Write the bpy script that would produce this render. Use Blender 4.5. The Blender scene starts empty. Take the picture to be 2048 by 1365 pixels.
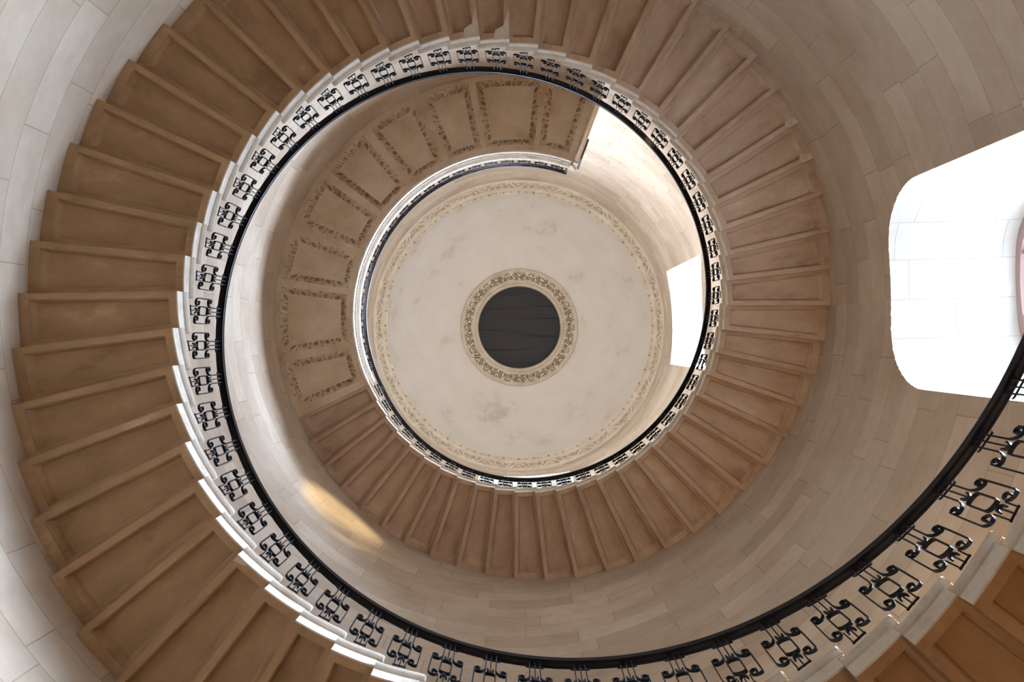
import bpy, bmesh, math, random
from mathutils import Matrix, Vector
PI = math.pi; cos = math.cos; sin = math.sin; R_ = math.radians
C = bpy.context.scene.collection
S = bpy.context.scene
random.seed(7)

# ------------------------------------------------------------------ measured geometry (metres)
CAMZ = 1.35                       # camera above the stair-well floor
H = 0.154593                      # rise of one step
D = 0.112580                      # turn of one step (radians)
T0 = 2.79001                      # angle of step boundary 0
Z0 = 46.9216 * H + CAMZ           # underside of step 0
RS = 2.565                        # inner edge of the steps
RW = 3.8085                       # wall radius
def zb(n): return Z0 + n * H
def th(n): return T0 + n * D

# ------------------------------------------------------------------ camera
cam = bpy.data.cameras.new('camera'); co = bpy.data.objects.new('camera', cam); C.objects.link(co)
cam.sensor_width = 36.0; cam.lens = 2000.0 / 2048.0 * 36.0; cam.clip_end = 200; cam.clip_start = 0.05
ax, ay = -0.00069, 0.01111
ca, sa, cb, sb = cos(ax), sin(ax), cos(ay), sin(ay)
M = Matrix(((cb, 0, sb), (0, 1, 0), (-sb, 0, cb))) @ Matrix(((1, 0, 0), (0, ca, -sa), (0, sa, ca)))
rt, dn, fw = M[0], M[1], M[2]
co.matrix_world = Matrix(((rt[0], -dn[0], -fw[0], 0.04477 * RS), (rt[1], -dn[1], -fw[1], 0.16695 * RS), (rt[2], -dn[2], -fw[2], CAMZ), (0, 0, 0, 1)))
S.camera = co

# ------------------------------------------------------------------ sky, exposure, lights
S.view_settings.view_transform = 'Standard'; S.view_settings.look = 'None'
S.view_settings.exposure = 0.0; S.view_settings.gamma = 1.0; S.view_settings.use_curve_mapping = False
w = bpy.data.worlds.new('overcast_sky'); S.world = w; w.use_nodes = True
bg = w.node_tree.nodes['Background']; bg.inputs['Color'].default_value = (0.73, 0.87, 1.07, 1)
_n, _l = w.node_tree.nodes, w.node_tree.links            # overcast sky: brighter overhead than at the horizon, duller ground below
_tc = _n.new('ShaderNodeTexCoord'); _sx = _n.new('ShaderNodeSeparateXYZ'); _rp = _n.new('ShaderNodeValToRGB'); _mr = _n.new('ShaderNodeMapRange'); _mr.inputs['From Min'].default_value = -1
_mu = _n.new('ShaderNodeMath'); _mu.operation = 'MULTIPLY'; _mu.inputs[1].default_value = 126.0
_l.new(_tc.outputs['Generated'], _sx.inputs[0]); _l.new(_sx.outputs['Z'], _mr.inputs['Value']); _l.new(_mr.outputs[0], _rp.inputs[0])
_e = _rp.color_ramp.elements; _e[0].position, _e[0].color = 0.0, (.04, .04, .04, 1); _e[1].position, _e[1].color = 0.95, (1, 1, 1, 1)
for _p, _c in ((0.48, .04), (0.53, .22), (0.70, .95)): _x = _e.new(_p); _x.color = (_c, _c, _c, 1)
_ma = _n.new('ShaderNodeMath'); _ma.operation = 'MULTIPLY_ADD'; _ma.inputs[1].default_value = .40; _ma.inputs[2].default_value = .85; _my = _n.new('ShaderNodeMath'); _my.operation = 'MULTIPLY_ADD'; _my.inputs[1].default_value = -1.25; _l.new(_sx.outputs['Y'], _my.inputs[0]); _l.new(_sx.outputs['X'], _my.inputs[2]); _l.new(_my.outputs[0], _ma.inputs[0])   # the sun side (+x) of the cloud is brighter
_mb = _n.new('ShaderNodeMath'); _mb.operation = 'MULTIPLY'; _l.new(_rp.outputs[0], _mu.inputs[0]); _l.new(_mu.outputs[0], _mb.inputs[0]); _l.new(_ma.outputs[0], _mb.inputs[1]); _l.new(_mb.outputs[0], bg.inputs['Strength'])
S.cycles.use_denoising = True
S.cycles.max_bounces = 10; S.cycles.diffuse_bounces = 8; S.cycles.glossy_bounces = 3; S.cycles.transparent_max_bounces = 12
S.cycles.sample_clamp_indirect = 6.0; S.cycles.caustics_reflective = False; S.cycles.caustics_refractive = False

def area(name, loc, target, sx, sy, power, color, portal=False, spread=PI):
    l = bpy.data.lights.new(name, 'AREA'); l.shape = 'RECTANGLE'; l.size = sx; l.size_y = sy; l.energy = power; l.color = color; l.spread = spread
    o = bpy.data.objects.new(name, l); C.objects.link(o); o.location = loc
    o.rotation_euler = (Vector(target) - Vector(loc)).to_track_quat('-Z', 'Y').to_euler()
    if portal: l.cycles.is_portal = True
    return o

# windows: centre angle, half width angle, sill, spring/head, arch rise, corner radius
WINS = [dict(c=-1.6, h=14.65, z0=5.2 + CAMZ, z1=8.85 + CAMZ, top=10.08 + CAMZ, arch=True, depth=1.37),
        dict(c=-2.4, h=17.2, z0=19.6 + CAMZ, z1=24.3 + CAMZ, top=24.8 + CAMZ, arch=False, depth=0.95),
        dict(c=87.5, h=16.9, z0=19.6 + CAMZ, z1=24.45 + CAMZ, top=25.1 + CAMZ, arch=False, depth=0.95)]
for W in WINS:
    a = R_(W['c']); r = RW * cos(R_(W['h'])) + W['depth'] + 0.12
    zc = (W['z0'] + W['top']) / 2
    area('daylight_portal', (r * cos(a), r * sin(a), zc), (0, 0, zc), W['top'] - W['z0'] + 0.2, 2 * RW * sin(R_(W['h'])) + .2, 1, (1, 1, 1), True)

# ------------------------------------------------------------------ materials
def mat(name, col, rough=0.8, metal=0.0, spec=0.3):
    m = bpy.data.materials.new(name); m.use_nodes = True
    b = m.node_tree.nodes['Principled BSDF']
    b.inputs['Base Color'].default_value = (*col, 1); b.inputs['Roughness'].default_value = rough
    b.inputs['Metallic'].default_value = metal; b.inputs['Specular IOR Level'].default_value = spec
    return m
def nodes(m): return m.node_tree.nodes, m.node_tree.links
def noise_col(m, stops, scale=2.0, detail=6, coord='Object', rough=0.6, stretch=(1, 1, 1), bump=0.0, bscale=40, rnd=0.0):
    N, L = nodes(m); b = N['Principled BSDF']
    tc = N.new('ShaderNodeTexCoord'); mp = N.new('ShaderNodeMapping'); mp.inputs['Scale'].default_value = stretch
    L.new(tc.outputs[coord], mp.inputs['Vector'])
    n = N.new('ShaderNodeTexNoise'); n.inputs['Scale'].default_value = scale; n.inputs['Detail'].default_value = detail; n.inputs['Roughness'].default_value = rough
    vec = mp.outputs[0]
    if rnd:
        oi = N.new('ShaderNodeObjectInfo'); mu = N.new('ShaderNodeVectorMath'); mu.operation = 'SCALE'; mu.inputs['Scale'].default_value = rnd
        cx = N.new('ShaderNodeCombineXYZ'); L.new(oi.outputs['Random'], cx.inputs[0]); L.new(oi.outputs['Random'], cx.inputs[1]); L.new(cx.outputs[0], mu.inputs[0])
        ad = N.new('ShaderNodeVectorMath'); L.new(mp.outputs[0], ad.inputs[0]); L.new(mu.outputs[0], ad.inputs[1]); vec = ad.outputs[0]
    L.new(vec, n.inputs['Vector'])
    r = N.new('ShaderNodeValToRGB'); e = r.color_ramp.elements
    e[0].position, e[0].color = stops[0][0], (*stops[0][1], 1); e[1].position, e[1].color = stops[-1][0], (*stops[-1][1], 1)
    for p, c in stops[1:-1]:
        x = e.new(p); x.color = (*c, 1)
    L.new(n.outputs['Fac'], r.inputs[0])
    L.new(r.outputs[0], b.inputs['Base Color'])
    if bump:
        n2 = N.new('ShaderNodeTexNoise'); n2.inputs['Scale'].default_value = bscale; n2.inputs['Detail'].default_value = 4; L.new(vec, n2.inputs['Vector'])
        bp = N.new('ShaderNodeBump'); bp.inputs['Strength'].default_value = bump; bp.inputs['Distance'].default_value = 0.01
        L.new(n2.outputs['Fac'], bp.inputs['Height']); L.new(bp.outputs[0], b.inputs['Normal'])
    return r
def ashlar(name, c1, c2, mortar, bw, rh, msize=0.006, stain=0.5, stainc=(0.5, 0.42, 0.34)):
    m = mat(name, c1, 0.85, 0, 0.15); N, L = nodes(m); b = N['Principled BSDF']
    uv = N.new('ShaderNodeUVMap'); uv.uv_map = 'UVMap'
    # gentle waviness in the joints
    nz = N.new('ShaderNodeTexNoise'); nz.inputs['Scale'].default_value = 1.3; L.new(uv.outputs[0], nz.inputs['Vector'])
    mx = N.new('ShaderNodeVectorMath'); mx.operation = 'MULTIPLY_ADD'; mx.inputs[1].default_value = (0.02, 0.025, 0); L.new(nz.outputs['Color'], mx.inputs[0]); L.new(uv.outputs[0], mx.inputs[2])
    br = N.new('ShaderNodeTexBrick'); L.new(mx.outputs[0], br.inputs['Vector'])
    br.inputs['Scale'].default_value = 1.0; br.inputs['Brick Width'].default_value = bw; br.inputs['Row Height'].default_value = rh
    br.inputs['Mortar Size'].default_value = msize; br.inputs['Mortar Smooth'].default_value = 0.4; br.inputs['Bias'].default_value = 0.0
    br.offset = 0.43; br.squash = 1.35; br.squash_frequency = 3
    br.inputs['Color1'].default_value = (*c1, 1); br.inputs['Color2'].default_value = (*c2, 1); br.inputs['Mortar'].default_value = (*mortar, 1)
    n1 = N.new('ShaderNodeTexNoise'); n1.inputs['Scale'].default_value = 0.7; n1.inputs['Detail'].default_value = 9; n1.inputs['Roughness'].default_value = 0.62; L.new(uv.outputs[0], n1.inputs['Vector'])
    rp = N.new('ShaderNodeValToRGB'); rp.color_ramp.elements[0].position = 0.42; rp.color_ramp.elements[1].position = 0.68
    rp.color_ramp.elements[0].color = (1, 1, 1, 1); rp.color_ramp.elements[1].color = (*stainc, 1); L.new(n1.outputs['Fac'], rp.inputs[0])
    mm = N.new('ShaderNodeMix'); mm.data_type = 'RGBA'; mm.blend_type = 'MULTIPLY'; mm.inputs['Factor'].default_value = stain
    L.new(br.outputs['Color'], mm.inputs['A']); L.new(rp.outputs[0], mm.inputs['B'])
    n3 = N.new('ShaderNodeTexNoise'); n3.inputs['Scale'].default_value = 7; n3.inputs['Detail'].default_value = 6; L.new(uv.outputs[0], n3.inputs['Vector'])
    r3 = N.new('ShaderNodeMapRange'); r3.inputs['To Min'].default_value = 0.86; r3.inputs['To Max'].default_value = 1.1; L.new(n3.outputs['Fac'], r3.inputs['Value'])
    m3 = N.new('ShaderNodeMix'); m3.data_type = 'RGBA'; m3.blend_type = 'MULTIPLY'; m3.inputs['Factor'].default_value = 1
    L.new(mm.outputs['Result'], m3.inputs['A']); L.new(r3.outputs[0], m3.inputs['B'])
    L.new(m3.outputs['Result'], b.inputs['Base Color'])
    bp = N.new('ShaderNodeBump'); bp.inputs['Strength'].default_value = 0.4; bp.inputs['Distance'].default_value = 0.006
    iv = N.new('ShaderNodeMath'); iv.operation = 'MULTIPLY_ADD'; iv.inputs[1].default_value = -1.0; L.new(br.outputs['Fac'], iv.inputs[0])
    sc = N.new('ShaderNodeMath'); sc.operation = 'MULTIPLY'; sc.inputs[1].default_value = 0.5; L.new(n3.outputs['Fac'], sc.inputs[0]); L.new(sc.outputs[0], iv.inputs[2])
    L.new(iv.outputs[0], bp.inputs['Height']); L.new(bp.outputs[0], b.inputs['Normal'])
    return m
M_wall = ashlar('wall_ashlar', (0.68, 0.595, 0.495), (0.53, 0.445, 0.36), (0.42, 0.345, 0.27), 1.05, 0.40, 0.005, 0.75, (0.72, 0.63, 0.56))
M_reveal = ashlar('window_ashlar', (0.72, 0.70, 0.65), (0.69, 0.67, 0.62), (0.50, 0.46, 0.40), 0.80, 0.40, 0.004, 0.2, (0.85, 0.82, 0.78))
M_floor = ashlar('floor_slabs', (0.42, 0.38, 0.33), (0.30, 0.27, 0.24), (0.12, 0.11, 0.1), 0.6, 0.6, 0.006, 0.5)
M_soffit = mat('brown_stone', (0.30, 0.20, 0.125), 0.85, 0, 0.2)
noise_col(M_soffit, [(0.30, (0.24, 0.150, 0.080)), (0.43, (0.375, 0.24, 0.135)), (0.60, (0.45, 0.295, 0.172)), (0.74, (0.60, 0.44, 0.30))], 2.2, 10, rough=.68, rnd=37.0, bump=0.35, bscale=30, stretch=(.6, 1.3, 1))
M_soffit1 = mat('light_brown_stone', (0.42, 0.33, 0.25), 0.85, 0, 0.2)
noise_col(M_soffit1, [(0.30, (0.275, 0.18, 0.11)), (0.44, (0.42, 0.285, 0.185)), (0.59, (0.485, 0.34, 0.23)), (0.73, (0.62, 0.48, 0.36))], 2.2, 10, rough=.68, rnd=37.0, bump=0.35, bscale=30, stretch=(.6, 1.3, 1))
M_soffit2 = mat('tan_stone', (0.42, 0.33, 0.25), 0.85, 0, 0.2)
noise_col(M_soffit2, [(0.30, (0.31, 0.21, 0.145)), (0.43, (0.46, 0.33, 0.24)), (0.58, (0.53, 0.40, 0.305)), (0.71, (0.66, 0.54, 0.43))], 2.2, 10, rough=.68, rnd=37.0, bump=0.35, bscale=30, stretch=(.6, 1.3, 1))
M_end = mat('pale_stone', (0.66, 0.60, 0.52), 0.75, 0, 0.25)
noise_col(M_end, [(0.3, (0.52, 0.44, 0.36)), (0.5, (0.68, 0.62, 0.54)), (0.75, (0.76, 0.71, 0.64))], 5.0, 8, rnd=23.0, bump=0.2, bscale=60)
M_gal = mat('gallery_stone', (0.42, 0.33, 0.25), 0.85, 0, 0.2)
noise_col(M_gal, [(0.30, (0.44, 0.315, 0.21)), (0.47, (0.62, 0.49, 0.36)), (0.70, (0.74, 0.64, 0.52))], 1.4, 9, rnd=11.0, bump=0.25, bscale=40)
M_trim = mat('carved_stone', (0.60, 0.52, 0.42), 0.85, 0, 0.2)
noise_col(M_trim, [(0.3, (0.50, 0.42, 0.32)), (0.7, (0.66, 0.59, 0.49))], 3.0, 6)
M_dome = mat('dome_plaster', (0.66, 0.63, 0.57), 0.9, 0, 0.15)
noise_col(M_dome, [(0.25, (0.48, 0.42, 0.35)), (0.42, (0.69, 0.645, 0.585)), (0.62, (0.73, 0.695, 0.645)), (0.85, (0.72, 0.665, 0.61))], 0.9, 10, rough=0.66)
M_iron = mat('black_iron', (0.013, 0.015, 0.021), 0.62, 0.0, 0.14)
M_rail = mat('black_handrail', (0.012, 0.011, 0.014), 0.42, 0.0, 0.18)
M_board = mat('dark_boards', (0.030, 0.027, 0.028), 0.7)
M_wood = mat('red_brown_wood', (0.11, 0.045, 0.035), 0.5)
noise_col(M_wood, [(0.3, (0.07, 0.028, 0.022)), (0.7, (0.15, 0.065, 0.05))], 6, 4, stretch=(1, 1, 8))
M_frame = mat('window_frame_wood', (0.34, 0.22, 0.20), 0.6)
M_patch = mat('patch_mortar', (0.62, 0.53, 0.42), 0.9); noise_col(M_patch, [(0.3, (0.50, 0.42, 0.33)), (0.7, (0.68, 0.60, 0.50))], 9, 6)
M_lampm = mat('lamp_metal', (0.25, 0.2, 0.14), 0.4, 0.8)
M_glass = bpy.data.materials.new('window_glass'); M_glass.use_nodes = True
N, L = nodes(M_glass); N.remove(N['Principled BSDF'])
tr = N.new('ShaderNodeBsdfTransparent'); tr.inputs[0].default_value = (0.93, 0.96, 0.97, 1); gl = N.new('ShaderNodeBsdfGlossy'); gl.inputs['Roughness'].default_value = 0.05
fr = N.new('ShaderNodeFresnel'); ms = N.new('ShaderNodeMixShader'); L.new(fr.outputs[0], ms.inputs[0]); L.new(tr.outputs[0], ms.inputs[1]); L.new(gl.outputs[0], ms.inputs[2])
L.new(ms.outputs[0], N['Material Output'].inputs[0])

# ------------------------------------------------------------------ helpers
class MB:
    def __init__(s): s.v = []; s.f = []; s.uv = []
    def add(s, p): s.v.append(tuple(p)); return len(s.v) - 1
    def face(s, idx, uv=None): s.f.append(tuple(idx)); s.uv.append(uv)
    def grid(s, pts, uvs=None, flip=False):
        """pts[i][j] -> quads"""
        b = len(s.v); n = len(pts[0])
        for row in pts: s.v.extend(tuple(p) for p in row)
        for i in range(len(pts) - 1):
            for j in range(n - 1):
                q = [b + i * n + j, b + (i + 1) * n + j, b + (i + 1) * n + j + 1, b + i * n + j + 1]
                u = None
                if uvs: u = [uvs[i][j], uvs[i + 1][j], uvs[i + 1][j + 1], uvs[i][j + 1]]
                if flip: q = q[::-1]; u = u[::-1] if u else None
                s.face(q, u)
    def box(s, x0, x1, y0, y1, z0, z1, f=None):
        P = [(x, y, z) for z in (z0, z1) for y in (y0, y1) for x in (x0, x1)]
        if f: P = [f(*p) for p in P]
        b = len(s.v); s.v.extend(P)
        for q in ((0, 2, 3, 1), (4, 5, 7, 6), (0, 1, 5, 4), (2, 6, 7, 3), (0, 4, 6, 2), (1, 3, 7, 5)): s.face([b + k for k in q])
    def mesh(s, name, m, smooth=False, recalc=False, auto=None, merge=0):
        me = bpy.data.meshes.new(name); me.from_pydata(s.v, [], s.f); 
        if any(u for u in s.uv):
            ul = me.uv_layers.new(name='UVMap'); k = 0
            for f, u in zip(s.f, s.uv):
                for i in range(len(f)):
                    ul.data[k].uv = u[i] if u else (0, 0); k += 1
        if m: me.materials.append(m)
        if recalc or merge:
            bm = bmesh.new(); bm.from_mesh(me)
            if merge: bmesh.ops.remove_doubles(bm, verts=bm.verts, dist=merge)
            bmesh.ops.recalc_face_normals(bm, faces=bm.faces)
            bm.to_mesh(me); bm.free()
        if smooth: me.polygons.foreach_set('use_smooth', [True] * len(me.polygons))
        if auto is not None: me.set_sharp_from_angle(angle=R_(auto))
        me.update(); return me
def link(name, me, parent=None, loc=None, rz=None):
    o = bpy.data.objects.new(name, me); C.objects.link(o)
    if parent: o.parent = parent
    if loc is not None: o.location = loc
    if rz is not None: o.rotation_euler = (0, 0, rz)
    return o
def tag(o, label=None, cat=None, group=None, kind=None):
    for k, v in (('label', label), ('category', cat), ('group', group), ('kind', kind)):
        if v: o[k] = v
    return o
def empty(name, loc, rz=0):
    o = bpy.data.objects.new(name, None); C.objects.link(o); o.location = loc; o.rotation_euler = (0, 0, rz); o.empty_display_size = 0.1; return o
def sweep(mb, prof, angs, zf=lambda a: 0.0, rf=lambda a: 0.0, caps=True, closed_prof=True, ox=0.0):
    """profile of (r, z) swept about the vertical axis"""
    P = prof + [prof[0]] if closed_prof else prof
    rows = [[((r + rf(a)) * cos(a) - ox, (r + rf(a)) * sin(a), z + zf(a)) for r, z in P] for a in angs]
    mb.grid(rows)
    if caps:
        for k in (0, -1):
            b = len(mb.v); mb.v.extend(rows[k][:len(prof)]); f = list(range(b, b + len(prof))); mb.face(f if k else f[::-1])
def lin(a, b, n): return [a + (b - a) * i / n for i in range(n + 1)]
def sst(a, b, x):
    t = min(1, max(0, (x - a) / (b - a))); return t * t * (3 - 2 * t)
def clock(theta):
    k = int(round(math.degrees(theta) / 6.0 + 15)) % 60
    return 60 if k == 0 else k

# ------------------------------------------------------------------ setting: wall, floor, dome
TOPW = 30.9 + CAMZ
def head(W, a):
    """height of the window head at angle a (degrees offset from its centre)"""
    x = abs(a) / W['h']
    if not W['arch']: return W['z1'] + (W['top'] - W['z1']) * (1 - x * x)
    t = RW * R_(W['h']); d = t - RW * R_(abs(a)); rc = 0.62
    z = W['top'] - 0.16 * x * x
    if d < rc: z -= (rc - math.sqrt(max(0, rc * rc - (rc - d) ** 2))) * 1.45
    return z
mb = MB(); angs = set(round(i * 1.5, 4) for i in range(240))
for W in WINS:
    for k in (-1, 1):
        angs.add(round((W['c'] + k * W['h']) % 360, 4))
        for q in (0.05, .15, .3, .5, .8, 1.2, 1.8, 2.6, 3.6, 5.0): angs.add(round((W['c'] + k * (W['h'] - q)) % 360, 4))
A = sorted(angs); A.append(A[0] + 360)
def q4(mb, a0, a1, zl0, zl1, zt0, zt1):
    P = []; U = []
    for a, z in ((a0, zl0), (a0, zt0), (a1, zt1), (a1, zl1)):
        t = R_(a); P.append(mb.add((RW * cos(t), RW * sin(t), z))); U.append((RW * t, z))
    mb.face(P, U)
for a0, a1 in zip(A, A[1:]):
    mid = (a0 + a1) / 2; zlow0 = zlow1 = 0.0
    hits = []
    for W in WINS:
        d = (mid - W['c'] + 180) % 360 - 180
        if abs(d) < W['h']: hits.append((W, (a0 - W['c'] + 180) % 360 - 180, (a1 - W['c'] + 180) % 360 - 180))
    hits.sort(key=lambda t: t[0]['z0'])
    for W, d0, d1 in hits:
        q4(mb, a0, a1, zlow0, zlow1, W['z0'], W['z0'])
        cl = lambda d: max(-W['h'], min(W['h'], d))
        zlow0, zlow1 = head(W, cl(d0)), head(W, cl(d1))
    q4(mb, a0, a1, zlow0, zlow1, TOPW, TOPW)
wall = link('wall_round', mb.mesh('wall_round', M_wall, smooth=True, merge=0.0005)); tag(wall, kind='structure')

for wi, W in enumerate(WINS):                        # embrasures, frames, glass
    c = R_(W['c']); out = Vector((cos(c), sin(c), 0)); side = Vector((-sin(c), cos(c), 0))
    outline = []                                      # (angle offset, z) round the opening
    n = 40; offs = [W['h'] * sin(PI / 2 * (2 * i / n - 1)) for i in range(n + 1)]
    outline = [(-W['h'], W['z0'])] + [(-W['h'], z) for z in lin(W['z0'], head(W, -W['h']), 6)[1:-1]] + [(o, head(W, o)) for o in offs] + [(W['h'], z) for z in lin(head(W, W['h']), W['z0'], 6)[1:-1]] + [(W['h'], W['z0'])]
    outline.append(outline[0])
    dfar = RW * cos(R_(W['h'])) + W['depth']
    mb = MB(); rows = []; uvs = []; s = 0; prev = None
    for o, z in outline:
        p = Vector((RW * cos(c + R_(o)), RW * sin(c + R_(o)), z)); x = p.dot(out); y = p.dot(side)
        if prev is not None: s += math.hypot(y - prev[0], z - prev[1])
        prev = (y, z); row = []; ur = []
        for k in range(7):
            xx = x + (dfar - x) * k / 6; sp = 1.0
            row.append(out * xx + side * y * sp + Vector((0, 0, z))); ur.append((xx, s))
        rows.append(row); uvs.append(ur)
    mb.grid(rows, uvs)
    win = link('window_%d' % (wi + 1), mb.mesh('window_reveal', M_reveal, smooth=True, auto=35, merge=0.0005)); tag(win, kind='structure')
    yw = RW * sin(R_(W['h'])); mb = MB()              # frame follows the opening
    ring = [((RW * sin(R_(o))), z) for o, z in outline[:-1]]
    cy = sum(p[0] for p in ring) / len(ring); cz = (W['z0'] + W['top']) / 2
    rows = []
    for y, z in ring + [ring[0]]:
        yi = y - 0.09 * (1 if y > 0 else -1) * min(1, abs(y) / .2); zi = z + (0.09 if z < W['z0'] + .05 else (-0.09 if z > W['z1'] - .7 and abs(y) < yw * .985 else 0))
        rows.append([out * d + side * a + Vector((0, 0, zz)) for d, a, zz in ((dfar, y, z), (dfar, yi, zi), (dfar + .08, yi, zi), (dfar + .08, y, z), (dfar, y, z))])
    mb.grid(rows); link('window_frame', mb.mesh('window_frame', M_frame, recalc=True), win)
    for k in range(1, 3):
        mb = MB(); y = -yw + 2 * yw * k / 3; P = lambda x, yy, z: tuple(out * x + side * yy + Vector((0, 0, z)))
        mb.box(dfar + .01, dfar + .07, y - .02, y + .02, W['z0'] + .08, head(W, math.degrees(math.asin(y / RW))) - .05, P)
        link('glazing_bar', mb.mesh('glazing_bars', M_frame), win)
    mb = MB(); b = [mb.add(out * (dfar + .04) + side * y * .98 + Vector((0, 0, z - .02 if z > cz else z + .02))) for y, z in ring]; mb.face(b)
    link('glass_pane', mb.mesh('glass_pane', M_glass), win)

mb = MB(); n = 96; ctr = mb.add((0, 0, 0)); ring = [mb.add((RW * cos(2 * PI * k / n), RW * sin(2 * PI * k / n), 0)) for k in range(n)]
for k in range(n):
    i, j = ring[k], ring[(k + 1) % n]; mb.face([ctr, i, j], [(mb.v[q][0], mb.v[q][1]) for q in (ctr, i, j)])
tag(link('floor', mb.mesh('floor', M_floor)), kind='structure')

ZD = 26.70 + CAMZ
mb = MB(); prof = []
for t in lin(0, math.acos(1.72 / 3.62), 30): prof.append((3.62 * cos(t), ZD + 3.66 * sin(t)))
ZO = prof[-1][1]
sweep(mb, prof, lin(0, 2 * PI, 160), caps=False, closed_prof=False)
tag(link('ceiling', mb.mesh('ceiling', M_dome, smooth=True)), kind='structure')

# carved relief height fields, u, v in 0..1, result 0..1
def seg(px, py, x0, y0, x1, y1, w0, w1):
    dx, dy = x1 - x0, y1 - y0; t = max(0, min(1, ((px - x0) * dx + (py - y0) * dy) / (dx * dx + dy * dy)))
    d = math.hypot(px - x0 - t * dx, py - y0 - t * dy); return (w0 + (w1 - w0) * t) - d
def carve(d, x, y): return 1 - sst(-.015, .045, d) - .10 * (1 + sin(26 * x + 5 * y)) / 2
def acanthus(u, v, asp):
    """leaf frieze cut with pockets, one period wide; asp = period length / band width"""
    x = (u % 1.0); x = (x if x < .5 else 1 - x) * asp; y = v; hp = asp / 2
    d = min(.20 - x, .17 - abs(y - .66))                                   # square pocket in the palmette
    d = max(d, seg(x, y, .34, .84, .30, .52, .055, .03), seg(x, y, .50, .80, .42, .45, .05, .03), seg(x, y, .24, .30, .20, .18, .05, .03), seg(x, y, .10, .22, .05, .12, .03, .03))
    d = max(d, seg(x, y, .62, .34, 1.02, .84, .045, .12), seg(x, y, .66, .86, .96, .88, .035, .06))
    r = math.hypot(x - hp, y - .34); an = math.atan2(y - .34, hp - x)
    if -.5 < an < 1.7: d = max(d, .05 - abs(r - .30))
    d = max(d, seg(x, y, hp - .52, .12, hp - .40, .34, .03, .07), seg(x, y, hp - .14, .12, hp - .06, .24, .03, .03))
    return carve(d, x, y)
def egg_dart(u, v, asp):
    x = (u % 1.0); x = abs(x - .5) * asp; y = v
    d = .17 - math.hypot(x, (y - .45) * .9)                                # eye of the ring
    h = asp / 2
    d = max(d, seg(x, y, h - .10, .92, h - .16, .50, .10, .04), seg(x, y, h, .22, h - .02, .10, .07, .07))
    d = max(d, seg(x, y, .40, .95, .30, .86, .05, .03))
    return carve(d, x, y)
def border(u, v, asp):
    """ring and leaf border of the coffers"""
    x = (u % 1.0); x = abs(x - .5) * asp; y = v; h = asp / 2
    r = math.hypot(x, y - .52)
    d = .15 - r
    if y > .45: d = max(d, .05 - abs(r - .40))
    d = max(d, seg(x, y, h, .98, h, .76, .20, .03), seg(x, y, h, .02, h, .22, .16, .03), seg(x, y, h - .16, .5, h - .26, .5, .05, .02))
    return carve(d, x, y)
def leaf_tip(u, v, asp):
    x = abs((u % 1.0) - .5) * asp; h = asp / 2
    d = max(seg(x, v, h, .0, h, .55, .20, .05), seg(x, v, h * .45, .7, h * .4, .95, .04, .09))
    return carve(d, x, v)
def relief_ring(mb, p0, p1, fn, reps, amp, nu, nv, a0=0, a1=2 * PI, ph=0.0, endfade=False):
    """band between profile points p0 and p1 (r,z), displaced along its normal"""
    dr, dz = p1[0] - p0[0], p1[1] - p0[1]; ln = math.hypot(dr, dz); nr, nz = -abs(dz) / ln, -abs(dr) / ln
    per = (a1 - a0) * (p0[0] + p1[0]) / 2 / reps; rows = []
    for i in range(nu + 1):
        a = a0 + (a1 - a0) * i / nu; row = []
        for j in range(nv + 1):
            v = j / nv; h = (fn(i / nu * reps + ph, v, per / ln) - 1) * amp if 0 < j < nv else 0
            r = p0[0] + dr * v + nr * h; row.append((r * cos(a), r * sin(a), p0[1] + dz * v + nz * h))
        rows.append(row)
    mb.grid(rows)

mb = MB(); n = 96; ring = [mb.add((RW * cos(2 * PI * k / n), RW * sin(2 * PI * k / n), TOPW)) for k in range(n)]; mb.face(ring)  # unseen lid added to stop sky light leaking in around cornice and oculus
tag(link('ceiling_sky_lid', mb.mesh('sky_lid', M_wall)), kind='structure')
ZC = 26.18 + CAMZ                                     # cornice at the springing of the dome
mb = MB(); fine = lin(0, 2 * PI, 240)
sweep(mb, [(3.81, ZC), (3.775, ZC + .005), (3.765, ZC + .03), (3.752, ZC + .035)], fine, caps=False, closed_prof=False)
sweep(mb, [(3.63, ZC + .30), (3.612, ZC + .30), (3.60, ZC + .325), (3.585, ZC + .335), (3.582, ZC + .37)], fine, caps=False, closed_prof=False)
sweep(mb, [(3.528, ZC + .44), (3.515, ZC + .455), (3.52, ZC + .50), (3.63, ZC + .56)], fine, caps=False, closed_prof=False)
cor = link('trim_1', mb.mesh('cornice', M_trim, smooth=True, auto=30)); tag(cor, kind='structure')
mb = MB(); relief_ring(mb, (3.752, ZC + .035), (3.63, ZC + .30), acanthus, 26, .12, 26 * 64, 22)
link('acanthus_frieze', mb.mesh('acanthus_frieze', M_trim), cor)
mb = MB(); relief_ring(mb, (3.582, ZC + .37), (3.528, ZC + .44), egg_dart, 56, .12, 56 * 30, 12)
link('egg_and_dart', mb.mesh('egg_and_dart', M_trim), cor)

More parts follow.
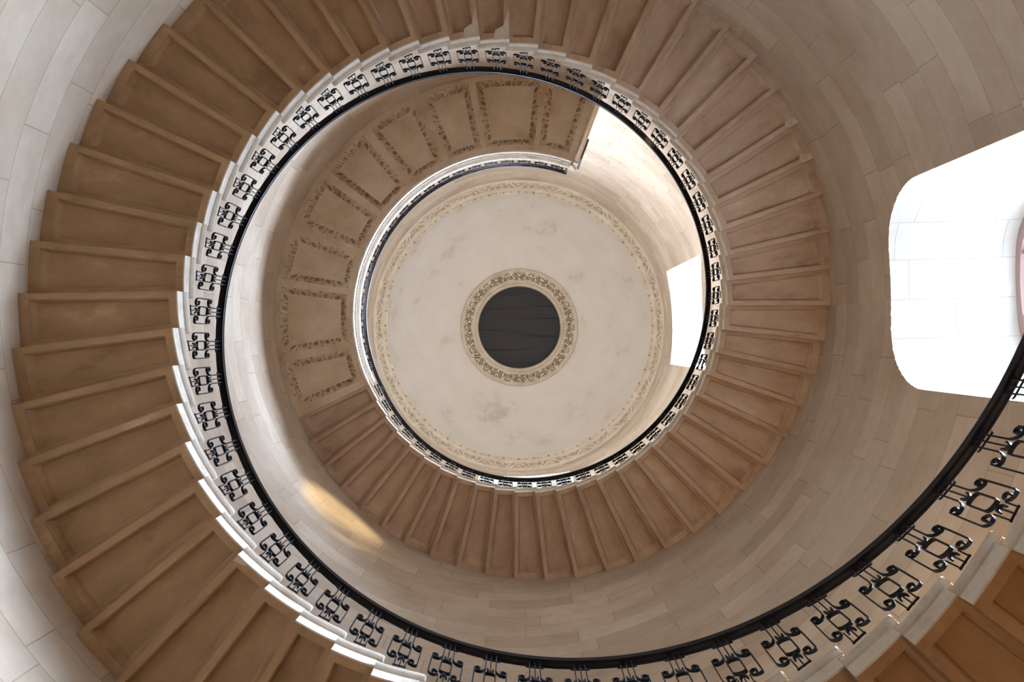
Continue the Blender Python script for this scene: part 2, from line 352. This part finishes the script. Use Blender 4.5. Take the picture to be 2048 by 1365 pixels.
ZR = ZO - 0.05                                        # ring round the oculus
mb = MB()
sweep(mb, [(1.76, ZO + .05), (1.745, ZR - .02), (1.71, ZR - .05), (1.68, ZR - .045), (1.665, ZR - .02)], fine, caps=False, closed_prof=False)
sweep(mb, [(1.40, ZR - .05), (1.375, ZR - .075), (1.345, ZR - .075), (1.325, ZR - .05), (1.315, ZR), (1.255, ZR + .03), (1.235, ZR + .06), (1.225, ZR + .25)], fine, caps=False, closed_prof=False)
ocu = link('trim_2', mb.mesh('oculus_ring', M_trim, smooth=True, auto=30)); tag(ocu, kind='structure')
mb = MB(); relief_ring(mb, (1.665, ZR - .02), (1.40, ZR - .05), acanthus, 14, .11, 14 * 64, 20)
link('acanthus_frieze', mb.mesh('oculus_frieze', M_trim), ocu)
bd = empty('oculus_boards', (0, 0, ZR + .25)); tag(bd, 'dark planked boards closing the round oculus at the top of the dome', 'boards')
mb = MB(); n = 48; b = [mb.add((1.32 * cos(2 * PI * k / n), 1.32 * sin(2 * PI * k / n), .05)) for k in range(n)]; mb.face(b); t = [mb.add((x, y, .08)) for x, y, _ in mb.v[:n]]; mb.face(t)
for k in range(n): mb.face([k, (k + 1) % n, n + (k + 1) % n, n + k])
link('sky_gap_backing', mb.mesh('sky_gap_backing', M_board, recalc=True), bd)  # disc added behind the boards to block sky through their gaps
yy = -1.25
for k, wd in enumerate((.25, .37, .06, .30, .34, .20, .40, .38, .26)):
    mb = MB(); y1 = min(yy + wd, 1.28); x = math.sqrt(max(.1, 1.30 ** 2 - max(0, min(abs(yy), abs(y1)) if yy * y1 > 0 else 0) ** 2))
    mb.box(-x, x, yy + .004, y1 - .005, 0, .03 ); o = link('board', mb.mesh('board', M_board), bd, (0, 0, .004 * (k % 3)), R_(-1.0 if k % 2 else 0.3)); yy = y1

# ------------------------------------------------------------------ one stone step (local origin: mid of its inner edge radius)
RM = 3.2
def lp(r, a, z): return (r * cos(a) - RM, r * sin(a), z)
def rect_loop(r0, r1, a0, a1, z, n=4):
    P = []
    for i in range(n): P.append(lp(r0, a0 + (a1 - a0) * i / n, z))
    for i in range(n): P.append(lp(r0 + (r1 - r0) * i / n, a1, z))
    for i in range(n): P.append(lp(r1, a1 + (a0 - a1) * i / n, z))
    for i in range(n): P.append(lp(r1 + (r0 - r1) * i / n, a0, z))
    return P
RI, RO = 2.5755, RW - 0.002
def loops_to(mb, loops, fill=True):
    base = []
    for lpn in loops: base.append(len(mb.v)); mb.v.extend(lpn)
    n = len(loops[0])
    for k in range(len(loops) - 1):
        for i in range(n):
            j = (i + 1) % n; mb.face([base[k] + i, base[k] + j, base[k + 1] + j, base[k + 1] + i])
    if fill: mb.face([base[-1] + i for i in range(n)])
def inset(bi, bo, bs, be, z):      # borders: inner end, outer end, descending side, ascending side
    r0, r1 = RI + bi, RO - bo; rm = 3.2
    P = []; n = 4; a = D / 2
    def A0(r): return -a + bs / r
    def A1(r): return a - be / r
    for i in range(n): P.append(lp(r0, A0(r0) + (A1(r0) - A0(r0)) * i / n, z))
    for i in range(n): r = r0 + (r1 - r0) * i / n; P.append(lp(r, A1(r), z))
    for i in range(n): P.append(lp(r1, A1(r1) + (A0(r1) - A1(r1)) * i / n, z))
    for i in range(n): r = r1 + (r0 - r1) * i / n; P.append(lp(r, A0(r), z))
    return P
mb = MB(); TH = .178
loops_to(mb, [inset(.055, .085, .035, .052, 0), inset(0, 0, 0, 0, 0), inset(0, 0, 0, 0, .138), inset(0, 0, -.035, 0, .142), inset(0, 0, -.04, 0, .16), inset(0, 0, -.035, 0, TH)])
m_block = mb.mesh('step_block', M_soffit, recalc=True)
mb = MB()
loops_to(mb, [inset(.055, .085, .035, .052, 0), inset(.057, .087, .037, .054, .013), inset(.064, .096, .044, .061, .015), inset(.074, .118, .052, .070, .045), inset(.078, .130, .056, .075, .068), inset(.084, .14, .062, .082, .070)])
m_panel = mb.mesh('soffit_panel', M_soffit, recalc=True)
mb = MB()
prof = [(2.576, 0), (RS, 0), (RS, .118), (RS + .007, .121), (RS + .007, .129), (RS - .008, .133), (RS - .022, .142), (RS - .030, .152), (RS - .030, .166), (RS - .025, TH), (2.576, TH)]
rows = []
for i, a in enumerate(lin(-D / 2, D / 2, 6)): rows.append([lp(r, a, z) for r, z in prof + [prof[0]]])
mb.grid(rows)
for k in (0, -1):
    b = len(mb.v); mb.v.extend(rows[k][:len(prof)]); mb.face(list(range(b, b + len(prof))))
top = [(2.576, .121), (RS + .007, .121), (RS + .007, .129), (RS - .008, .133), (RS - .022, .142), (RS - .030, .152), (RS - .030, .166), (RS - .025, TH), (2.576, TH)]
rows = []
for a, g in ((-D / 2 - .016, .012), (-D / 2 - .012, .003), (-D / 2, 0)): rows.append([lp(r + (g if r < 2.57 else 0), a, z) for r, z in top + [top[0]]])
mb.grid(rows)
b = len(mb.v); mb.v.extend(rows[0][:len(top)]); mb.face(list(range(b, b + len(top))))
m_end = mb.mesh('end_moulding', M_end, recalc=True)

m_blocks, m_panels = [m_block], [m_panel]
for m in (M_soffit1, M_soffit2):
    x = m_block.copy(); x.materials[0] = m; m_blocks.append(x); x = m_panel.copy(); x.materials[0] = m; m_panels.append(x)
def patch_mesh(pts, nm):
    mb = MB(); b = [mb.add(lp(r, a, -.004)) for r, a in pts]; t = [mb.add(lp(r, a, .01)) for r, a in pts]; n = len(pts)
    mb.face(b[::-1]); mb.face(t)
    for i in range(n): mb.face([b[i], b[(i + 1) % n], t[(i + 1) % n], t[i]])
    return mb.mesh(nm, M_patch, recalc=True)
tri = patch_mesh([(RS, D / 2), (2.86, D / 2 - .001), (2.70, D / 2 - .022), (2.66, D / 2 - .052), (RS, D / 2 - .062)], 'mortar_repair')
cor_ = patch_mesh([(RO, D / 2), (RO - .10, D / 2), (RO - .16, D / 2 - .012), (RO - .12, D / 2 - .026), (RO - .02, D / 2 - .018)], 'mortar_repair')
chip = patch_mesh([(RS, D / 2), (RS + .05, D / 2 - .003), (RS + .03, D / 2 - .03), (RS, D / 2 - .04)], 'mortar_repair')
strip = patch_mesh([(3.05, -D / 2 + .002), (3.38, -D / 2 + .002), (3.37, -D / 2 + .013), (3.06, -D / 2 + .012)], 'mortar_repair')
REP = {16: tri, 17: tri, 26: cor_, 27: cor_, -4: chip}
def side_word(n): return 'outer' if n < 28 else 'inner'
for n in range(-26, 56):
    a = th(n) - D / 2; z = zb(n)
    root = empty('stone_step', (RM * cos(a), RM * sin(a), z), a)
    lb = 'brown panelled stone step of the %s turn at minute %d around the oculus' % (side_word(n), clock(a))
    if n in (16, 17): lb = 'panelled step of the outer turn with pale triangular mortar repair, minute %d' % clock(a)
    tag(root, lb, 'step', 'stone steps of the spiral stair')
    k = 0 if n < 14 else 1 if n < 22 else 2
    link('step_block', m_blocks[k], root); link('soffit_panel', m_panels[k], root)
    e = link('end_moulding', m_end, root); e['label'] = 'pale moulded tread end'
    if n in REP: link('mortar_repair', REP[n], root)['label'] = 'pale mortar repair'

# ------------------------------------------------------------------ wrought iron baluster
RB = 2.527                                           # radius of the baluster plane
def arc(cx, cy, r, d0, d1, n=8, r1=None):
    r1 = r if r1 is None else r1
    return [(cx + (r + (r1 - r) * i / n) * cos(R_(d0 + (d1 - d0) * i / n)), cy + (r + (r1 - r) * i / n) * sin(R_(d0 + (d1 - d0) * i / n))) for i in range(n + 1)]
def ribbon(mb, pts, dep, thk, T, closed=False, taper=0.0):
    n = len(pts); L_ = []
    for i, (x, y) in enumerate(pts):
        a = pts[i - 1] if (i > 0 or closed) else pts[i]; b = pts[(i + 1) % n] if (i < n - 1 or closed) else pts[i]
        dx, dy = b[0] - a[0], b[1] - a[1]; l = math.hypot(dx, dy) or 1; nx, ny = -dy / l, dx / l
        t = thk * (1 - taper * i / n); L_.append([T(k * dep / 2, x + s * nx * t / 2, y + s * ny * t / 2) for k, s in ((-1, -1), (1, -1), (1, 1), (-1, 1), (-1, -1))])
    if closed: L_.append(L_[0])
    mb.grid(L_)
    if not closed:
        for r in (L_[0], L_[-1]): b = len(mb.v); mb.v.extend(r[:4]); mb.face([b, b + 1, b + 2, b + 3])
def baluster_meshes(slope, HT):
    """HT: height under the rail at the middle"""
    def T(x, u, wv): return (x, u, wv + slope * u * sst(0, .14, wv))
    TH_, DP = .0072, .019; out = []
    k = HT
    def add(name, f):
        mb = MB(); f(mb); out.append((name, mb.mesh(name, M_iron, recalc=True)))
    add('upper_bar', lambda mb: ribbon(mb, [(0, .419 * k / .78), (0, .6 * k / .79), (0, k)], DP * .6, TH_, T))
    add('lower_bar', lambda mb: ribbon(mb, [(0, 0), (0, .1), (0, .196 * k / .78)], DP * .6, TH_, T))
    q = k / .78; y0, y1 = .197 * q, .418 * q; hw, rr = .035, .027
    def ring(mb):
        P = arc(hw - rr, y1 - rr, rr, 0, 90, 5) + arc(-hw + rr, y1 - rr, rr, 90, 180, 5) + arc(-hw + rr, y0 + rr, rr, 180, 270, 5) + arc(hw - rr, y0 + rr, rr, 270, 360, 5)
        ribbon(mb, P, DP * 1.15, TH_ * 1.15, T, closed=True)
    add('oval_ring', ring)
    yt, yb = .41 * q, .108 * q; c = .50 * q
    def ell(cx, cy, rx, ry, d0, d1, n, sc=1.0):
        return [(cx + rx * (1 + (sc - 1) * i / n) * cos(R_(d0 + (d1 - d0) * i / n)), cy + ry * (1 + (sc - 1) * i / n) * sin(R_(d0 + (d1 - d0) * i / n))) for i in range(n + 1)]
    for s in (-1, 1):
        f = lambda P, s=s: [(s * x, y) for x, y in P]
        up = [(.034, k), (.034, k - .1), (.034, yt + .11)] + ell(.074, yt + .10, .040, .088, 180, 262, 7) + ell(.082, yt + .050, .021, .042, 275, 500, 12, .8) + ell(.079, yt + .055, .013, .026, 160, 320, 5, .5)
        lo = [(.102, yt + .075), (.104, yt - .04), (.104, yb + .08)] + ell(.072, yb + .045, .032, .045, 0, -250, 14, .85) + ell(.067, yb + .055, .018, .030, -260, -420, 6, .5)
        add('upper_scroll', lambda mb: ribbon(mb, f(up), DP, TH_, T))
        add('side_scroll', lambda mb: ribbon(mb, f(lo), DP, TH_, T))
        add('foot_prong', lambda mb: ribbon(mb, f([(.034, 0), (.034, .05), (.035, yb + .03)]), DP * .6, TH_, T))
        add('leaf', lambda mb: ribbon(mb, f([(.002, c - .07), (.008, c - .050), (.016, c - .030), (.019, c - .005)]), DP, TH_ * 1.5, T, taper=.2))
        add('leaf', lambda mb: ribbon(mb, f([(.002, yb + .065), (.008, yb + .045), (.016, yb + .025), (.019, yb + .0)]), DP, TH_ * 1.5, T, taper=.2))
    add('cross_bar', lambda mb: ribbon(mb, [(-.058, k - .085), (-.052, k - .095), (0, k - .095), (.052, k - .095), (.058, k - .085)], DP * .5, TH_, T))
    add('foot_bar', lambda mb: ribbon(mb, [(-.042, .005), (0, .005), (.042, .005)], DP * .5, TH_, T))
    return out
ZRAIL = 1.035                                        # rail underside above the soffit line
HTB = ZRAIL - .5 * H - TH
stair_parts = baluster_meshes(H / (D * RB), HTB)
def place_baluster(parts, r, a, z, label, group):
    root = empty('iron_baluster', (r * cos(a), r * sin(a), z), a); tag(root, label, 'baluster', group)
    for nm, me in parts: link(nm, me, root)
def rshift(n): return .022 * sst(40, 50, n)
for n in range(-26, 56):
    a = th(n) - D / 2
    place_baluster(stair_parts, RB + rshift(n), a, zb(n) + TH, 'black scrolled iron baluster of the %s turn at minute %d around the oculus' % (side_word(n), clock(a)), 'scrolled balusters of the stair')

# ------------------------------------------------------------------ gallery landing
ZL = zb(55); LA0, LA1 = th(55) - 2 * PI + .0005, R_(290.6); LT = .335
CO = [(157.0, 168.3), (170.6, 186.8), (188.8, 200.2), (203.0, 215.3), (217.6, 229.6), (232.0, 244.4), (246.9, 258.3), (260.1, 276.2), (277.8, 288.1)]
CR0, CR1 = 1.045 * RS, 1.452 * RS
land = empty('gallery_landing', (0, 0, ZL)); tag(land, 'curved coffered stone landing below the dome, ending in a straight edge', 'landing')
mb = MB(); cuts = [math.degrees(LA0)] + [x for c in CO for x in c] + [math.degrees(LA1)]
for k in range(len(cuts) - 1):
    n = max(2, int((cuts[k + 1] - cuts[k]) / 1.0)); aa = [R_(x) for x in lin(cuts[k], cuts[k + 1], n)]
    rr = [(2.60, RO)] if k % 2 == 0 else [(2.60, CR0), (CR1, RO)]
    for r0, r1 in rr: mb.grid([[(r * cos(a), r * sin(a), 0) for r in lin(r0, r1, 4)] for a in aa])
aa = lin(LA0, LA1, 120)
mb.grid([[(2.6 * cos(a), 2.6 * sin(a), LT), (RO * cos(a), RO * sin(a), LT)] for a in aa])
for a in (LA0, LA1): mb.grid([[(r * cos(a), r * sin(a), z) for r in (2.60, RO)] for z in (0, LT)])
link('slab', mb.mesh('landing_slab', M_gal, merge=0.0003), land)
for ci, (c0, c1) in enumerate(CO):
    a0, a1 = R_(c0), R_(c1); bw = .095; dz = .075
    mb = MB(); aL = lambda r, o: a0 + o / r; aR = lambda r, o: a1 - o / r
    pan = []
    for t in lin(0, 1, 10):
        row = []
        for r in lin(CR0 + bw, CR1 - bw, 4): a = aL(r, bw) + (aR(r, bw) - aL(r, bw)) * t; row.append((r * cos(a), r * sin(a), dz))
        pan.append(row)
    mb.grid(pan)
    cf = link('coffer', mb.mesh('coffer_panel', M_gal), land)
    mb = MB(); nv = 12
    def strip_(P, ln):
        reps = max(2, round(ln / .195)); nu = reps * 24; rows = []
        for i in range(nu + 1):
            row = []
            for j in range(nv + 1):
                v = j / nv; x, y = P(i / nu, v * bw)
                edge = min(1, min(i, nu - i) * ln / nu / (v * bw * .8 + .012)) if 0 < i < nu else 0
                zz = dz * v + .012 * sin(PI * v) * -1 + (.07 * (1 - border(i / nu * reps, v, ln / reps / bw)) * min(1, edge) if 0 < j < nv else 0) 
                row.append((x, y, max(-.006, zz)))
            rows.append(row)
        mb.grid(rows)
    def side(af, sgn):
        def P(t, o):
            r = (CR0 + o) + (CR1 - CR0 - 2 * o) * t; a = af(r, o); return (r * cos(a), r * sin(a))
        return P
    strip_(side(aL, 1), CR1 - CR0); strip_(side(aR, 1), CR1 - CR0)
    def end(rf):
        def P(t, o):
            r = rf(o); a = aL(r, o) + (aR(r, o) - aL(r, o)) * t; return (r * cos(a), r * sin(a))
        return P
    strip_(end(lambda o: CR0 + o), (a1 - a0) * CR0); strip_(end(lambda o: CR1 - o), (a1 - a0) * CR1)
    link('carved_border', mb.mesh('coffer_border', M_gal), cf)
# moulded inner edge and straight end of the landing
mb = MB(); aa = lin(LA0, LA1 + .03, 130)
cp = [(2.552, .085), (2.548, .175), (2.535, .185), (2.535, .205), (2.515, .225), (2.503, .25), (2.500, .30), (2.507, LT), (2.60, LT)]
sweep(mb, [(2.60, .0)] + [(2.57, .005)] + cp, aa)
oc = link('edge_cornice', mb.mesh('edge_cornice', M_end, smooth=True, auto=30), land); oc['label'] = 'white moulded edge'
mb = MB(); relief_ring(mb, (2.600, -.002), (2.540, .085), leaf_tip, 72, .035, 72 * 20, 8, LA0, LA1)
link('leaf_band', mb.mesh('leaf_band', M_end, smooth=True), oc)
mb = MB(); e = Vector((cos(LA1), sin(LA1), 0)); tn = Vector((-sin(LA1), cos(LA1), 0)); rows = []
for r in lin(2.50, RO, 6):
    rows.append([e * r + tn * d + Vector((0, 0, z)) for d, z in ((-.02, -.003), (.01, 0), (.012, .09), (.03, .12), (.05, .2), (.075, .25), (.08, LT), (-.02, LT), (-.02, -.003))])
mb.grid(rows)
for q in (rows[0], rows[-1]): b = len(mb.v); mb.v.extend(tuple(p) for p in q[:-1]); mb.face(list(range(b, b + 8)))
ec = link('end_cornice', mb.mesh('end_cornice', M_gal, recalc=True), land)
mb = MB(); rows = []; nu = 8 * 16; nv = 7
for i in range(nu + 1):
    r = 2.58 + (RO - .05 - 2.58) * i / nu; row = []
    for j in range(nv + 1):
        v = j / nv; h = (leaf_tip(i / 16, v, 1.6) - .5) * .05 if 0 < j < nv else 0
        row.append(e * r + tn * (-.03 + .05 * v + h * .6) + Vector((0, 0, -.004 + .085 * v * v - h * .5)))
    rows.append(row)
mb.grid(rows); link('leaf_band', mb.mesh('end_leaf_band', M_gal, smooth=True), ec)

# wooden board standing outside the landing's straight end
bd = MB(); P = lambda x, y, z: tuple(e * x + tn * y + Vector((0, 0, z)))
bd.box(2.73, 3.05, .045, .105, ZL + LT, ZL + 1.3, P)
root = link('wooden_board', bd.mesh('wooden_board', M_wood)); tag(root, 'narrow red-brown wooden board just beyond the straight end of the landing', 'board')
mb = MB(); mb.box(2.72, 2.73, .040, .11, ZL + LT, ZL + 1.3, P); o = link('board_edge', mb.mesh('board_edge', M_board), root); o['label'] = 'dark edge strip'
mb = MB(); mb.box(3.05, 3.06, .040, .11, ZL + LT, ZL + 1.3, P); o = link('board_edge', mb.mesh('board_edge', M_board), root); o['label'] = 'dark edge strip'

# gallery balusters and rails
GR = 2.545; ZG = ZL + LT; GH = .66
gal_parts = baluster_meshes(0.0, GH)
for k in range(21):
    a = R_(285.4 - 6.2 * k)
    place_baluster(gal_parts, GR, a, ZG, 'black scrolled iron baluster on the white landing edge at minute %d' % clock(a), 'scrolled balusters of the landing')
mb = MB(); mb.box(-.016, .016, -.016, .016, 0, GH); 
a = R_(288.9); o = link('newel_bar', mb.mesh('newel_bar', M_iron), None, (GR * cos(a), GR * sin(a), ZG), a); tag(o, 'square iron newel bar ending the landing railing', 'post')

RP = [(-.031, 0), (-.033, .012), (-.030, .022), (-.035, .034), (-.033, .050), (-.018, .064), (0, .068), (.018, .064), (.033, .050), (.035, .034), (.030, .022), (.033, .012), (.031, 0), (.020, 0), (.020, .007), (.013, .007), (.013, 0), (-.013, 0), (-.013, .007), (-.020, .007), (-.020, 0)]
RP = [(x * .96, y) for x, y in RP]
def hand(n): return (RB + rshift(n), zb(n) + ZRAIL)
rows = []; ns = lin(-26.5, 54.6, 1000)
zg = ZG + GH
for nn in ns:
    r, z = hand(nn); z += (zg - hand(54.6)[1]) * sst(50, 54.6, nn); a = th(nn); rows.append([((r + x) * cos(a), (r + x) * sin(a), z + y) for x, y in RP])
aE = th(54.6) - 2 * PI
for a in lin(aE, R_(289.4), 140)[1:]:
    r = hand(54.6)[0] + (GR - hand(54.6)[0]) * sst(aE, aE + .2, a); rows.append([((r + x) * cos(a), (r + x) * sin(a), zg + y) for x, y in RP])
mb = MB(); rows = [r + [r[0]] for r in rows]; mb.grid(rows)
for q in (rows[0], rows[-1]): b = len(mb.v); mb.v.extend(q[:-1]); mb.face(list(range(b, b + len(RP))))
hr = link('handrail', mb.mesh('handrail', M_rail, smooth=True, auto=28, recalc=True)); tag(hr, 'long black handrail winding up the open well to the landing', 'handrail')

# ------------------------------------------------------------------ lamps of the stair, some of them added as fill
def lamp(name, r, deg, z, tgt, power, col, size, label, spread=PI):
    a = R_(deg); p = Vector((r * cos(a), r * sin(a), z)); d = (Vector(tgt) - p).normalized(); q = d.to_track_quat('Z', 'Y').to_matrix()
    root = empty(name, p); tag(root, label, 'lamp', 'warm lamps of the stair well')
    mb = MB(); n = 20; rows = []
    for rr, zz in ((0.0, -.10), (.05, -.10), (.07, -.06), (.09, .0), (.08, .0), (.06, -.05), (0, -.05)):
        rows.append([q @ Vector((rr * size / .1 * cos(2 * PI * k / n), rr * size / .1 * sin(2 * PI * k / n), zz)) for k in range(n + 1)])
    mb.grid(rows); link('lamp_housing', mb.mesh('lamp_housing', M_lampm, smooth=True), root)
    l = bpy.data.lights.new('lamp_light', 'AREA'); l.shape = 'DISK'; l.size = size * 1.2; l.energy = power; l.color = col; l.spread = spread
    o = bpy.data.objects.new('lamp_light', l); C.objects.link(o); o.parent = root; o.rotation_euler = d.to_track_quat('-Z', 'Y').to_euler(); o.location = d * -.03
    return root
WARM = (1.0, 0.62, 0.30)
lamp('wall_lamp', 3.55, 38, 2.2, (2.9, 2.4, 6.0), 19, (1.0, .50, .16), .10, 'brass uplighter low on the wall beneath the nearest steps at lower right')
lamp('wall_lamp', 3.6, 41, zb(-18) + 1.1, (RW * cos(R_(41)), RW * sin(R_(41)), 9.2), 30, (1.0, .62, .27), .06, 'small brass lamp above the nearest steps at lower right', R_(120))

for k, d in enumerate((100, 170, 240, 320)):  # unseen lamps added to light the stair soffits from below
    lamp('floor_fill_lamp', 2.6, d, 0.16, (RS * .9 * cos(R_(d)), RS * .9 * sin(R_(d)), 8), 5, (1.0, .76, .52), .14, 'added fill uplighter on the stair-well floor, %s of the four' % ('nearest the foot', 'under the left side', 'under the far side', 'under the window side')[k])

def spot(name, loc, tgt, power, col, cone, size, label):
    root = lamp(name, math.hypot(loc[0], loc[1]), math.degrees(math.atan2(loc[1], loc[0])), loc[2], tgt, 1, col, size, label)
    o = [c for c in root.children if c.type == 'LIGHT'][0]; l = bpy.data.lights.new('lamp_light', 'SPOT'); l.energy = power; l.color = col; l.spot_size = R_(cone); l.spot_blend = .6; l.shadow_soft_size = .05; o.data = l
P3 = lambda r, d, z: (r * cos(R_(d)), r * sin(R_(d)), z)
spot('wall_lamp', P3(3.35, 309, zb(24) + TH + .55), P3(RW, 130, 15.3), 2900, (1.0, .78, .42), 13, .07, 'added spot lamp on the window-side steps throwing the yellow wall patch')  # unseen lamp added across the well to make the yellow patch
for d, nm in ((186, 'left'), (262, 'far')):  # unseen lamps added behind the landing to brighten the dome
    lamp('dome_fill_lamp', 3.25, d, ZG + .14, (0, 0, 30.5), 150, (1.0, .96, .91), .16, 'added fill uplighter on the landing floor, on its %s half' % nm)
